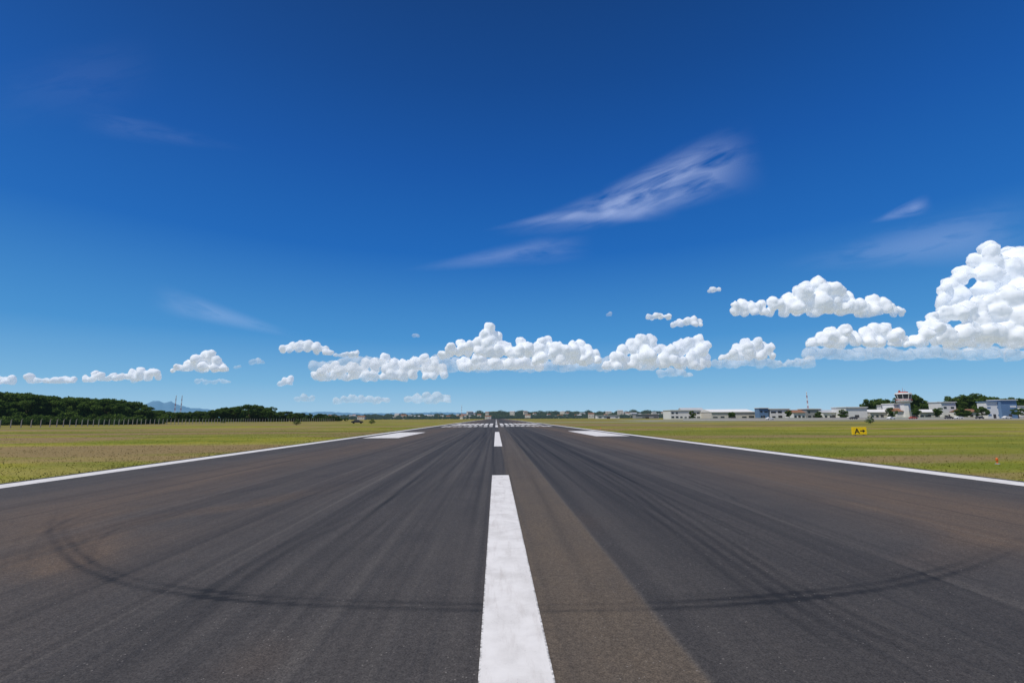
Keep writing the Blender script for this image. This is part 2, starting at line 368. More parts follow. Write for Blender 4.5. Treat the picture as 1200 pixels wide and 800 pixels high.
def leaves(centers, rads, per, size, R):
    C, Sh = [], []
    for (c, r) in zip(centers, rads):
        n = int(per*r*r); d = R.normal(size=(n, 3)); d /= np.linalg.norm(d, axis=1)[:, None]
        rr = r*(0.55+0.5*R.random(n)**0.6); d2 = d*rr[:, None]*np.array([1, 1, 0.8]); tone = R.uniform(-.15, .15)
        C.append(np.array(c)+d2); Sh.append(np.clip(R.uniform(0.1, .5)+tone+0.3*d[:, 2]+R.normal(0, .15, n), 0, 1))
    C = np.concatenate(C); Sh = np.concatenate(Sh); n = len(C)
    a = R.normal(size=(n, 3)); a /= np.linalg.norm(a, axis=1)[:, None]; t = R.normal(size=(n, 3)); bb = np.cross(a, t); bb /= np.linalg.norm(bb, axis=1)[:, None]
    sz = size*R.uniform(0.5, 1.3, n)[:, None]
    V = np.stack([C-a*sz-bb*sz*.3, C+bb*sz*.7, C+a*sz+bb*sz*.1, C-bb*sz*.6], 1).reshape(-1, 3)
    return V, np.arange(4*n).reshape(-1, 4), np.repeat(Sh, 4)
tree_var = []
for k in range(6):
    R = np.random.default_rng(100+k); wide = [3.2, 4.2, 2.6, 3.8, 4.6, 3.0][k]; low = [2.4, 2.8, 3.2, 2.0, 3.4, 1.8][k]
    cs, rs = [], []
    for i in range(30):
        a = R.random()*6.283; zz = R.uniform(low, 8.6); prof = math.sin(math.pi*min(1, max(0.12, (zz-low+0.8)/(9.6-low+0.8))))**0.6
        rr = wide*prof*math.sqrt(R.random()); cs.append((rr*math.cos(a), rr*math.sin(a), zz)); rs.append(R.uniform(0.6, 1.3))
    V, F, Sh = leaves(cs, rs, 140, 0.28, R)
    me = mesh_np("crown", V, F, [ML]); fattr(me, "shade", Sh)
    def tr(bm, R=R, low=low, cs=cs):
        pts = [(0, 0, -0.2), (0.1, 0.05, low*0.5), (0.05, -0.1, low+0.6), (0.1, 0, 7.4)]; rd = [0.34, 0.26, 0.2, 0.07]
        for i in range(3): addcyl(bm, pts[i], pts[i+1], rd[i], rd[i+1], 8)
        for i in range(8):
            c = cs[i*3]; addcyl(bm, (0.06, 0, R.uniform(low*0.7, low+1.5)), c, 0.12, 0.03, 5)
    tree_var.append((bm_mesh("trunk", tr, MBK), me))
def tree(x, y, h, wide=1.0, label="dense green broadleaf tree on the airfield edge", group="trees along the airfield boundary"):
    k = random.randrange(6); e = empty("tree", (x, y, 0), label, "tree", random.random()*6.28, group)
    s = h/9.6; e.scale = (s*wide, s*wide, s)
    link("trunk", tree_var[k][0], e); link("crown", tree_var[k][1], e)
def top_left(px):
    return np.interp(px, [-60, 0, 30, 60, 100, 140, 160, 170, 185, 200, 215, 240, 270, 290, 310, 335, 360, 390], [455, 459, 460, 464, 465, 467, 471, 478, 481, 482, 483, 480, 476, 474, 476, 482, 484, 486])
px = -40.0
while px < 166:
    for D in (205, 222):
        p_ = px+random.uniform(-3, 3); h = hgt(p_, top_left(p_)+random.uniform(-1, 2), D); tree(lat(p_, D), D+random.uniform(-6, 6), h, random.uniform(1.1, 1.45))
    px += 7.2
px = 170.0
while px < 396:
    D = 360+random.uniform(-15, 20); p_ = px; h = hgt(p_, top_left(p_)+random.uniform(-1, 2.5), D); tree(lat(p_, D), D, max(3.0, h), random.uniform(1.2, 1.8))
    px += random.uniform(3.5, 6)
def belt(name, segs, mat, size, per):
    R = np.random.default_rng(5); cs, rs = [], []
    for (pa, pb, D, h, step) in segs:
        p_ = pa
        while p_ < pb:
            hh_ = h*R.uniform(0.55, 1.1); x = lat(p_, D); r = hh_*0.5; cs.append((x+R.normal(0, r*0.5), D+R.normal(0, 6), r*0.9)); rs.append(r*R.uniform(.8, 1.3))
            p_ += step
    V, F, Sh = leaves(cs, rs, per, size, R); me = mesh_np(name, V, F, [mat]); fattr(me, "shade", Sh)
    link(name, me, kind="stuff")
belt("undergrowth", [(-45, 168, 200, 4.5, 1.6), (-45, 168, 212, 6, 2.0), (168, 400, 365, 3.0, 1.0)], ML, 0.45, 50)
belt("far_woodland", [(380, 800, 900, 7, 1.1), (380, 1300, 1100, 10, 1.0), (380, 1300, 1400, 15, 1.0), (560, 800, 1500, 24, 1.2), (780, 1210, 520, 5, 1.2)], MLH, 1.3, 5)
RG = "trees behind the airport buildings"; RL_ = "green broadleaf tree standing behind airport buildings"
for (a_, b_, ty, D, st_) in ((1017, 1046, 464, 350, 7), (1063, 1080, 462, 380, 7), (1076, 1112, 470, 390, 8), (1112, 1140, 461, 400, 7), (1138, 1166, 460, 400, 7), (1162, 1200, 464, 420, 9), (1195, 1230, 467, 420, 10)):
    p_ = a_+3
    while p_ < b_:
        h = hgt(p_, ty+random.uniform(-1, 6), D); tree(lat(p_, D), D, h, random.uniform(1.0, 1.4), RL_, RG); p_ += st_
for q, ty, D in ((812, 481, 372), (858, 482, 350), (925, 480, 325), (960, 481, 318), (988, 479, 314), (1046, 477, 312), (1074, 477, 312), (1101, 477, 312), (1127, 476, 312), (1151, 476, 296), (1134, 480, 310), (1194, 478, 292)):
    tree(lat(q, D), D, hgt(q, ty, D), random.uniform(1.0, 1.5), "small green tree between low airport buildings", "small trees among the airport buildings")

# ------------------------------------------------------------------ buildings
MW = simple("white_render", (0.72, 0.71, 0.69), 0.7, var=0.10, scale=0.4); MW2 = simple("cream_render", (0.56, 0.53, 0.48), 0.7, var=0.15, scale=.4)
MBL = simple("blue_cladding", (0.13, 0.22, 0.36), 0.5, var=0.15, scale=.5); MGL = simple("dark_glass", (0.03, 0.04, 0.05), 0.2, spec=0.5); MRF = simple("metal_roof", (0.46, 0.47, 0.48), 0.5, var=.15, scale=.3)
MTI = simple("clay_tile", (0.26, 0.13, 0.08), 0.85, var=.25, scale=1); MRD = simple("red_paint", (0.38, 0.08, 0.055), 0.6); MDK = simple("dark_grey_paint", (0.06, 0.06, 0.065), 0.6); MGRY = simple("grey_render", (0.30, 0.30, 0.30), .8)
MYL = simple("yellow_paint", (0.85, 0.58, 0.01), 0.45, var=0.05); MBLK = simple("black_paint", (0.015, 0.015, 0.015), .5); MOR = simple("orange_plastic", (0.80, 0.16, 0.02), .35, var=.05)
MCO = simple("concrete_post", (0.33, 0.30, 0.26), .9, var=.25, scale=3)
def gable(bm, x0, x1, y0, y1, z0, h, along='x'):
    ov = 0.3
    if along == 'x':
        P = [(x0-ov, y0-ov, z0), (x1+ov, y0-ov, z0), (x1+ov, y1+ov, z0), (x0-ov, y1+ov, z0), (x0-ov, (y0+y1)/2, z0+h), (x1+ov, (y0+y1)/2, z0+h)]
        Fc = [(0, 1, 5, 4), (2, 3, 4, 5), (0, 4, 3), (1, 2, 5), (3, 2, 1, 0)]
    else:
        P = [(x0-ov, y0-ov, z0), (x1+ov, y0-ov, z0), (x1+ov, y1+ov, z0), (x0-ov, y1+ov, z0), ((x0+x1)/2, y0-ov, z0+h), ((x0+x1)/2, y1+ov, z0+h)]
        Fc = [(0, 1, 4), (1, 2, 5, 4), (2, 3, 5), (3, 0, 4, 5), (3, 2, 1, 0)]
    vs_ = [bm.verts.new(p) for p in P]
    for f in Fc: bm.faces.new([vs_[i] for i in f])
def building(pa, pb, ty, D, depth, wall, roof, label, name="airport_building", rooftype='flat', nwin=5, doors=1, z0w=1.0, winmat=None, side=0):
    x0, x1 = lat(pa, D), lat(pb, D); w_ = x1-x0; h = hgt((pa+pb)/2, ty, D)
    e = empty(name, ((x0+x1)/2, D, 0), label, "building")
    hw = w_/2; wh = h-0.45 if rooftype == 'flat' else h*0.70
    box("wall", -hw, hw, 0, depth, -0.1, wh, wall, e)
    if rooftype == 'flat': box("roof", -hw-0.4, hw+0.4, -0.8, depth+0.4, wh, h, roof, e)
    else: link("roof", bm_mesh("roof", lambda bm: gable(bm, -hw, hw, -0.5, depth, wh+0.003, h-wh, 'x' if rooftype == 'gx' else 'y'), roof), e)
    if nwin:
        levels = [z0w] if wh < 6.5 else [z0w, wh*0.6]
        for li, zz in enumerate(levels):
            for i in range(nwin):
                if (li == 0 and doors and i == nwin//2) or random.random() < 0.25: continue
                ww_ = 0.5*w_/nwin*random.uniform(.35, .8); hh_ = min(random.uniform(.9, 1.5), wh*0.35)
                box("window", -ww_, ww_, -0.06, 0.05, 0, hh_, winmat or MGL, e, loc=(-hw+(i+0.5)*w_/nwin, 0, zz))
    if doors: box("door", -w_/max(nwin, 3)*0.3, w_/max(nwin, 3)*0.3, -0.08, 0.04, 0, min(2.6, wh*0.6), MDK, e)
    return e
building(786, 831, 480, 400, 18, MW, MW, "long low white airport building with dark windows", nwin=9)
building(800, 826, 477.5, 422, 12, MW2, MRF, "cream airport block with metal roof behind a low building", nwin=4, rooftype='gx')
building(834, 885, 479, 380, 26, MW2, MW, "low open sided hangar with pale roof", name="hangar", rooftype='gx', nwin=6)
building(890, 901, 477.5, 360, 6, MBL, MW, "small blue clad cargo building with white roof", nwin=2)
building(903, 926, 478.5, 360, 14, MW, MW, "white terminal annex beside the blue building", nwin=3)
building(930, 944, 480, 330, 10, MW, MTI, "low white building with red tiled roof", rooftype='gx', nwin=3)
building(946, 963, 478.5, 335, 10, MGRY, MW, "low grey building with white roof edge", nwin=3)
building(965, 990, 480, 330, 14, MW, MRF, "low white service building with grey roof", nwin=4, rooftype='gx')
building(992, 1017, 476.5, 320, 14, MW, MW, "white windowless storage building", nwin=0)
building(1020, 1048, 479.5, 326, 14, MW2, MW, "cream terminal wing with long white roof", nwin=5, rooftype='gx')
building(1034, 1050, 474.5, 342, 12, MW, MW, "white two storey terminal block behind the wing", nwin=3)
building(1051, 1074, 478, 318, 8, MW, MTI, "white terminal with red roof under the tower", rooftype='gx', nwin=4)
building(1049, 1067, 472.5, 327, 10, MW, MW, "white block wrapped around the tower stem", nwin=4)
building(1078, 1101, 479.5, 320, 12, MW2, MW, "low cream office block with white roof", nwin=4, rooftype='gx')
building(1105, 1122, 470.5, 330, 10, MW, MW, "tall white building with flat roof", nwin=2)
building(1130, 1148, 479, 320, 10, MW, MTI, "small white house with tiled roof", rooftype='gx', nwin=3)
building(1158, 1174, 470, 300, 6, MW, MBL, "white hangar with blue doors and blue roof band", name="hangar", nwin=3, z0w=1.5, winmat=MBL)
building(1175, 1194, 468, 298, 8, MBL, MW, "blue hangar bay with white roof band", name="hangar", nwin=2, winmat=MW)
building(1198, 1230, 475, 310, 16, MW, MRF, "white hangar with grey roof", name="hangar", nwin=4)
building(700, 726, 486.3, 700, 14, MW, MRF, "distant low white shed", nwin=4)
building(745, 772, 485, 620, 14, MGRY, MRF, "distant low grey shed", nwin=4)

# control tower
D = 322; tx = lat(1057.5, D); th = hgt(1057, 457.5, D)
e = empty("control_tower", (tx, D-3, 0), "white airport control tower with glazed cab and red railing", "control tower")
def prism(r0_, r1_, z0_, z1_, seg=8):
    return lambda bm: addcyl(bm, (0, 0, z0_), (0, 0, z1_), r0_, r1_, seg)
link("shaft", bm_mesh("shaft", prism(3.0, 3.0, 0, th*0.56), MW), e)
link("balcony", bm_mesh("balcony", prism(3.9, 4.7, th*0.56+.003, th*0.62), MW), e)
link("cab_base", bm_mesh("cab_base", prism(3.8, 4.0, th*0.62+.003, th*0.70), MW), e)
link("cab_glass", bm_mesh("cab_glass", prism(3.8, 4.5, th*0.70+.003, th*0.86), MGL), e)
link("roof", bm_mesh("roof", prism(4.8, 4.5, th*0.86+.003, th*0.91), MW), e)
link("roof_cap", bm_mesh("roof_cap", prism(3.0, 2.6, th*0.91+.003, th*0.95), MRD), e)
def mull(bm):
    for i in range(8):
        a = i*math.pi/4; addcyl(bm, (3.82*math.cos(a), 3.82*math.sin(a), th*.70), (4.52*math.cos(a), 4.52*math.sin(a), th*.86), .18, .18, 5)
link("mullion", bm_mesh("mullion", mull, MW), e)
def ant(bm):
    addcyl(bm, (0, 0, th*0.95), (0, 0, th*1.10), 0.12, 0.05); addcyl(bm, (1.5, 0, th*.95), (1.5, 0, th*1.04), .1, .04); addcyl(bm, (-1.5, 1, th*.95), (-1.5, 1, th*1.0), .6, .5)
link("antenna", bm_mesh("antenna", ant, MRD), e)
def rail(bm):
    n = 16
    for i in range(n):
        a = i*2*math.pi/n; a2 = (i+1)*2*math.pi/n
        addcyl(bm, (4.5*math.cos(a), 4.5*math.sin(a), th*.62), (4.5*math.cos(a), 4.5*math.sin(a), th*.67), .06, .06, 4)
        addcyl(bm, (4.5*math.cos(a), 4.5*math.sin(a), th*.665), (4.5*math.cos(a2), 4.5*math.sin(a2), th*.665), .2, .2, 4)
link("railing", bm_mesh("railing", rail, MRD), e)

def mast(pxx, ty, D, label, base_w=0.8):
    h = hgt(pxx, ty, D); e = empty("lattice_mast", (lat(pxx, D), D, 0), label, "mast")
    n = 10
    def seg(bm):
        for i in range(n):
            za, zb = h*i/n, h*(i+1)/n; wa = base_w*(1-0.7*i/n); wb = base_w*(1-0.7*(i+1)/n); cs = [(-1, -1), (1, -1), (1, 1), (-1, 1)]
            for j in range(4):
                a, c = cs[j], cs[(j+1) % 4]
                addcyl(bm, (a[0]*wa, a[1]*wa, za), (a[0]*wb, a[1]*wb, zb), base_w*.14, base_w*.14, 4, i % 2); addcyl(bm, (a[0]*wa, a[1]*wa, za), (c[0]*wb, c[1]*wb, zb), base_w*.08, base_w*.08, 4, i % 2)
    link("lattice", bm_mesh("lattice", seg, [MRD, MW]), e)
    link("beacon", bm_mesh("beacon", lambda bm: addcyl(bm, (0, 0, h), (0, 0, h*1.03), base_w*.7, base_w*.5, 8), MW), e)
mast(948, 460, 340, "slim red and white lattice mast with a beacon", base_w=0.5)
for q in (204, 211): mast(q, 464, 2500, "distant red and white lattice radio mast", base_w=2.6)
mast(541, 475, 1400, "distant white lattice mast over the town", base_w=1.3)

def house_parts(k, wm, rm):
    w_, d_, h_ = [(8, 7, 3.2), (11, 8, 5.8), (14, 9, 3.6)][k]
    wall = bm_mesh("wall", lambda bm: addbox(bm, -w_/2, w_/2, -d_/2, d_/2, -3, h_), wm)
    roof = bm_mesh("roof", lambda bm: gable(bm, -w_/2, w_/2, -d_/2, d_/2, h_+.01, 1.8), rm)
    win = bm_mesh("window", lambda bm: [addbox(bm, x-0.6, x+0.6, -d_/2-.06, -d_/2+.04, 1, 2.3) for x in (-w_*.28,)], MGL)
    return wall, roof, win, w_
HP = [house_parts(k, wm, rm) for k in range(3) for wm, rm in ((MW, MTI), (MW2, MRF), (MW2, MTI))]
for i in range(90):
    pxx = random.choice([random.uniform(385, 560), random.uniform(540, 790), random.uniform(560, 830)]); D = random.uniform(850, 1350)
    zt = random.uniform(0, 1)**1.3*(D/1000)*(6 if pxx < 540 else 11)
    wl, rf, wi, w_ = random.choice(HP)
    e = empty("house", (lat(pxx, D), D, zt), "small distant pale house in the town beyond the runway", "house", random.uniform(-.5, .5), "houses of the distant town", random.uniform(.7, 1))
    link("wall", wl, e); link("roof", rf, e); link("window", wi, e); link("window", wi, e, (w_*.56, 0, 0))

# ------------------------------------------------------------------ fence
fe = empty("fence", (0, 0, 0), "long wire fence with dull concrete posts before the wood", "fence")
path = [Vector((lat(q, D), D, 0)) for q, D in ((-25, 122), (60, 138), (168, 178), (300, 262), (392, 340))]
pm = bm_mesh("post", lambda bm: (addbox(bm, -0.08, 0.08, -0.08, 0.08, -0.1, 1.95), addcyl(bm, (0, 0, 1.93), (0.25, 0, 2.25), 0.06, 0.05, 5)), MCO)
tot = sum((b_-a_).length for a_, b_ in zip(path[:-1], path[1:])); npst = 96; pp = []
for i in range(npst):
    d = tot*i/(npst-1)
    for a_, b_ in zip(path[:-1], path[1:]):
        L = (b_-a_).length
        if d <= L+1e-4: p = a_+(b_-a_)*(d/L); break
        d -= L
    pp.append(p); link("post", pm, fe, p, random.uniform(-.2, .2))
def wires(bm):
    for z in (0.4, 0.9, 1.4, 1.85):
        for a_, b_ in zip(pp[:-1], pp[1:]): addcyl(bm, (a_.x, a_.y, z), (b_.x, b_.y, z), .012, .012, 3)
link("wire", bm_mesh("wire", wires, MDK), fe)

x0, x1 = lat(800, 305), lat(1240, 305)
wv = empty("perimeter_wall", ((x0+x1)/2, 304, 0), "long low pale airport perimeter wall", "wall")
box("wall", -(x1-x0)/2, (x1-x0)/2, 0, 0.2, -0.1, 0.9, MW2, wv); box("coping", -(x1-x0)/2-.05, (x1-x0)/2+.05, -.05, .25, .903, 1.0, MW, wv)

# ------------------------------------------------------------------ cars
def car_meshes(paint):
    def body(bm):
        prof = [(-2.15, .35), (-2.2, .75), (-2.05, .95), (-1.5, 1.02), (-1.05, 1.42), (0.35, 1.46), (1.05, 1.02), (2.0, .88), (2.2, .6), (2.15, .35)]
        A = [bm.verts.new((x, -.85 if z < 1.1 else -.68, z)) for x, z in prof]; B = [bm.verts.new((x, .85 if z < 1.1 else .68, z)) for x, z in prof]
        bm.faces.new(A); bm.faces.new(B[::-1])
        for i in range(len(prof)): j = (i+1) % len(prof); bm.faces.new((A[j], A[i], B[i], B[j]))
    def glass(bm, s):
        v_ = [bm.verts.new(p) for p in ((-1.3, s*.84, 1.04), (-.95, s*.73, 1.36), (.3, s*.73, 1.39), (.85, s*.84, 1.04))]
        bm.faces.new(v_ if s < 0 else v_[::-1])
    return bm_mesh("body", body, paint), [bm_mesh("side_window", lambda bm: glass(bm, s), MGL) for s in (-1, 1)], \
        bm_mesh("wheel", lambda bm: (addcyl(bm, (0, -.1, 0), (0, .1, 0), .33, .33, 14), addcyl(bm, (0, -.12, 0), (0, .12, 0), .18, .18, 10)), MBLK)
def car(x, y, rot, meshes, label, z=0.03):
    e = empty("parked_car", (x, y, z), label, "car", rot, "vehicles parked on the apron")
    link("body", meshes[0], e)
    for g in meshes[1]: link("side_window", g, e)
    for a in (-1.35, 1.35):
        for s in (-.8, .8): link("wheel", meshes[2], e, (a, s, .33))
cw = car_meshes(MW); cd = car_meshes(MDK); cr_ = car_meshes(MRD)
for (pxx, D, ms, lb, r) in ((902, 280, cw, "white car parked on the apron", .1), (1000, 285, cd, "dark car parked on the apron", 0), (1044, 270, cw, "white car parked on the apron", .3), (1070, 280, cr_, "red car parked on the apron", 0), (1112, 275, cd, "dark car parked on the apron", 3.1), (1123, 276, cw, "white car parked on the apron", 3.1), (1180, 265, cw, "white car parked near the blue hangar", 0), (1148, 262, cd, "dark car parked near the blue hangar", .2)):
    car(lat(pxx, D), D, r, ms, lb)
car(lat(419, 190), 190, 0.2, cd, "dark car standing on the grass far off", 0)

# ------------------------------------------------------------------ taxiway sign  A ->
p = on_ground(1008, 510.5); sc = p.y/FPX
sg = empty("taxiway_sign", (p.x, p.y, 0), "yellow taxiway sign with black letter A and arrow", "sign", -0.12)
SW, SH = 16*sc/2, 8.6*sc; zb = 0.12
box("housing", -SW, SW, 0, 0.18, zb, zb+SH, MYL, sg, 0.01); box("face", -SW+.03, SW-.03, -0.012, -0.002, zb+.03, zb+SH-.03, MYL, sg)
for s in (-.6, .6): box("leg", s*SW-.04, s*SW+.04, .05, .13, 0, zb-.002, MGRY, sg)
cu = bpy.data.curves.new("t", 'FONT'); cu.body = "A"; cu.size = SH*0.95; cu.extrude = 0.004; cu.offset = 0.012; cu.align_x = 'CENTER'
to = bpy.data.objects.new("t", cu); COL.objects.link(to); dg = bpy.context.evaluated_depsgraph_get(); tm = bpy.data.meshes.new_from_object(to.evaluated_get(dg)); bpy.data.objects.remove(to)
tm.name = "letter"; tm.materials.clear(); tm.materials.append(MBLK); o = link("letter", tm, sg, (-SW*.38, -0.022, zb+SH*.17)); o.rotation_euler = (math.pi/2, 0, 0)
def arrow(bm):
    z = zb+SH*.5; vs_ = [bm.verts.new((x, -0.02, zz)) for x, zz in ((0.04, z-.045), (SW*.42, z-.045), (SW*.42, z-.16), (SW*.78, z), (SW*.42, z+.16), (SW*.42, z+.045), (0.04, z+.045))]; bm.faces.new(vs_)
link("arrow", bm_mesh("arrow", arrow, MBLK), sg)

def edge_light(x, y, s=1.0):
    e = empty("edge_light", (x, y, 0), "small orange runway edge light on a short stem in grass", "airfield light", 0, "lights beside the runway", s)
    link("base", EL[0], e); link("stem", EL[1], e); link("lens", EL[2], e)
EL = (bm_mesh("base", lambda bm: addcyl(bm, (0, 0, 0), (0, 0, .03), .08, .07, 14), MGRY), bm_mesh("stem", lambda bm: addcyl(bm, (0, 0, .03), (0, 0, .14), .025, .025, 8), MOR),
      bm_mesh("lens", lambda bm: (addcyl(bm, (0, 0, .14), (0, 0, .17), .05, .055, 14), addcyl(bm, (0, 0, .17), (0, 0, .24), .045, .025, 14)), MOR, True))
p = on_ground(1169, 543.5); edge_light(p.x, p.y)
for yv in (80, 140, 200, 260): edge_light(17.0, yv); edge_light(-17.0, yv)
R = np.random.default_rng(3); V, F, Sh = leaves([(0, 0, .8), (.5, .2, .7), (-.5, 0, .6), (.1, 0, 1.4)], [.8, .6, .6, .5], 200, .12, R); shm = mesh_np("foliage", V, F, [ML]); fattr(shm, "shade", Sh)
stm = bm_mesh("stem", lambda bm: [addcyl(bm, (0, 0, -.05), (x, 0, .9), .04, .02, 5) for x in (-.3, 0, .3)], MBK)
for (q, D) in ((348, 150), (436, 170), (1019, 120), (262, 240)):
    e = empty("shrub", (lat(q, D), D, 0), "small dark shrub alone in the grass", "shrub", 0, "shrubs in the airfield grass", 1.1); link("stem", stm, e); link("foliage", shm, e)

# ------------------------------------------------------------------ clouds
def cloudmat(name, kmax=1.0):
    b = NB(name); v = b.coord('Object'); n = b.noise(v, 0.20, 5, 0.6, 0.3); nbig = b.noise(v, 0.07, 5, 0.6)
    lw = b.n('ShaderNodeLayerWeight'); lw.inputs[0].default_value = 0.5; fc_ = lw.outputs['Facing']
    fz = b.math('ADD', fc_, b.math('MULTIPLY', b.math('MULTIPLY_ADD', n, 1.4, -0.7), fc_))
    al = b.math('SUBTRACT', 1.0, b.ramp(fz, 0.42, 0.95))
    s = b.n('ShaderNodeSeparateXYZ'); b.l(v, s.inputs[0]); zz = b.math('ADD', s.outputs[2], b.math('MULTIPLY_ADD', nbig, 40.0, -20.0))
    al = b.math('MULTIPLY', al, b.math('MULTIPLY_ADD', b.ramp(zz, -5.0, 11.0), 0.74, 0.26))
    al = b.math('MULTIPLY', al, kmax)
    d = b.n('ShaderNodeBsdfDiffuse'); d.inputs[0].default_value = (0.74, 0.73, 0.72, 1); t = b.n('ShaderNodeBsdfTranslucent'); t.inputs[0].default_value = (.6, .6, .6, 1)
    m1 = b.n('ShaderNodeMixShader'); m1.inputs[0].default_value = 0.25; b.l(d.outputs[0], m1.inputs[1]); b.l(t.outputs[0], m1.inputs[2])
    e = b.n('ShaderNodeEmission'); e.inputs[0].default_value = (0.58, 0.69, 0.87, 1); e.inputs[1].default_value = 0.40  # blue-grey glow painted in for light scattered inside the cloud
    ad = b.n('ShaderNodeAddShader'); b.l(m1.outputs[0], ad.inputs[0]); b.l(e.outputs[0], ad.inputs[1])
    tr_ = b.n('ShaderNodeBsdfTransparent'); m2 = b.n('ShaderNodeMixShader'); b.l(al, m2.inputs[0]); b.l(tr_.outputs[0], m2.inputs[1]); b.l(ad.outputs[0], m2.inputs[2])
    b.l(m2.outputs[0], b.out.inputs[0]); return b.m
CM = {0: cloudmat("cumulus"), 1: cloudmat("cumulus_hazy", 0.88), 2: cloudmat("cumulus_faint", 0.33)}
tv = bpy.data.textures.new("bil", 'VORONOI'); tv.noise_scale = 9.0
tc1 = bpy.data.textures.new("cl", 'CLOUDS'); tc1.noise_scale = 14.0; tc1.noise_depth = 4
def smooth_field(F, fc, nv, it):
    e0 = np.concatenate([fc[:, 0], fc[:, 1], fc[:, 2], fc[:, 3]]); e1 = np.concatenate([fc[:, 1], fc[:, 2], fc[:, 3], fc[:, 0]])
    cnt = np.bincount(e0, minlength=nv)+np.bincount(e1, minlength=nv)+1.0
    for _ in range(it):
        F = np.stack([(np.bincount(e0, F[e1, k], nv)+np.bincount(e1, F[e0, k], nv)+F[:, k])/cnt for k in range(3)], 1)
    return F
def cloud(lobes, hz, label, fill=0.7, dbase=None):
    lob = np.array(lobes, float); base = (lob[:, 1]+lob[:, 2]*0.75).max(); cx = lob[:, 0].mean()
    D = min(24000, 1000*FPX/max(10, 489-(dbase or base))); sc_ = D/FPX
    mL = lob[:, 2].mean(); vox = 0.7 if mL < 9 else 0.9
    bm = bmesh.new()
    allb = [(x, y, r*1.08, 1) for x, y, r in lobes]
    for x, y, r in lobes:
        yy_ = y+r*0.7
        while yy_ < base-r*0.5:
            if random.random() < fill or y > base-25: allb.append((x+random.uniform(-.3, .3)*r, yy_, r*random.uniform(.9, 1.15), 0))
            yy_ += r*0.8
    L = sorted(lobes)
    if not dbase:
        for a, c in zip(L[:-1], L[1:]):
            if c[0]-a[0] < 3.0*(a[2]+c[2])/2: allb.append(((a[0]+c[0])/2, min(base-3, max(a[1], c[1])+2)+random.uniform(-3, 1), (a[2]+c[2])/2*random.uniform(.7, 1), 0))
    for (x, y, r, bump) in allb:
        c = Vector((x-cx, random.uniform(-.7, .7)*r, base-y))
        bmesh.ops.create_icosphere(bm, subdivisions=2, radius=r*0.92, matrix=Matrix.Translation(c))
        if bump:
            for k in range(8):
                d = Vector((random.gauss(0, 1), random.gauss(0, .8), random.gauss(0.35, .7))).normalized(); rr = r*random.uniform(.30, .58)
                bmesh.ops.create_icosphere(bm, subdivisions=1, radius=rr, matrix=Matrix.Translation(c+d*(r*0.64)))
    me = bpy.data.meshes.new("c"); bm.to_mesh(me); bm.free()
    me.transform(Matrix.Translation((cx*3.1, base, 0)))
    o = bpy.data.objects.new("c", me); COL.objects.link(o)
    rm = o.modifiers.new("r", 'REMESH'); rm.mode = 'VOXEL'; rm.voxel_size = vox; rm.use_smooth_shade = True
    sm = o.modifiers.new("s", 'SMOOTH'); sm.factor = 0.5; sm.iterations = 9
    k = min(1.0, mL/12)
    for tx_, st_ in ((tc1, 8.0*k), (tv, -1.8*k)):
        dm = o.modifiers.new("d", 'DISPLACE'); dm.texture = tx_; dm.strength = st_; dm.mid_level = 0.5 if st_ > 0 else 0.3
    sm = o.modifiers.new("s", 'SMOOTH'); sm.factor = 0.5; sm.iterations = 3
    dg = bpy.context.evaluated_depsgraph_get(); me2 = bpy.data.meshes.new_from_object(o.evaluated_get(dg)); bpy.data.objects.remove(o)
    nv = len(me2.vertices); co = np.empty(nv*3, np.float32); me2.vertices.foreach_get('co', co); co = co.reshape(-1, 3)-np.array([cx*3.1, base, 0], np.float32)
    nr = np.empty(nv*3, np.float32); me2.vertices.foreach_get('normal', nr); nr = nr.reshape(-1, 3)
    z = co[:, 2]; wv_ = 1.5+1.5*np.sin(co[:, 0]*0.13+cx)+1.0*np.sin(co[:, 0]*0.37); co[:, 2] = np.where(z < wv_, wv_+(z-wv_)*0.4, z)
    q4 = np.empty(len(me2.loops), np.int32); me2.loops.foreach_get('vertex_index', q4); fc = q4.reshape(-1, 4)
    ns = smooth_field(nr.astype(float), fc, nv, int(24*max(.5, k))); ns /= np.linalg.norm(ns, axis=1)[:, None]+1e-9
    ns = 0.78*ns+0.22*nr; ns /= np.linalg.norm(ns, axis=1)[:, None]+1e-9
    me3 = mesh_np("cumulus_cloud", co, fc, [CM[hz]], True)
    if len(me3.vertices) == nv: me3.normals_split_custom_set_from_vertices(ns.astype(np.float32))
    p = at_depth(cx, base, D); q = link("cumulus_cloud", me3, None, p, 0, None, label, "cloud", "fair weather clouds"); q.scale = (sc_,)*3
big = "towering white cumulus cloud with cauliflower tops"; med = "puffy white cumulus cloud with grey flat base"; sml = "small ragged white cumulus puff"; far = "faint hazy cumulus low over the horizon"
cloud([(1180, 281, 11), (1168, 287, 9), (1158, 297, 9), (1172, 303, 13), (1104, 338, 8), (1116, 330, 9), (1128, 323, 10), (1142, 314, 11), (1158, 320, 14), (1190, 312, 19), (1218, 302, 26), (1100, 350, 9), (1122, 345, 12), (1150, 338, 13), (1172, 335, 15), (1245, 320, 30), (1195, 338, 16), (1145, 358, 12), (1178, 358, 14)], 0, big, 0.0, 412)
cloud([(1070, 398, 7), (1078, 390, 8), (1088, 380, 9), (1098, 370, 9), (1110, 364, 10), (1124, 366, 11), (1138, 360, 11), (1154, 356, 12), (1172, 352, 14), (1190, 348, 16), (1212, 345, 20), (1240, 350, 28), (1105, 388, 12), (1130, 390, 13), (1155, 388, 14), (1182, 386, 16), (1212, 386, 19), (1255, 390, 21), (1058, 403, 5)], 0, "broad white cumulus bank with grey lower side", 0.5)
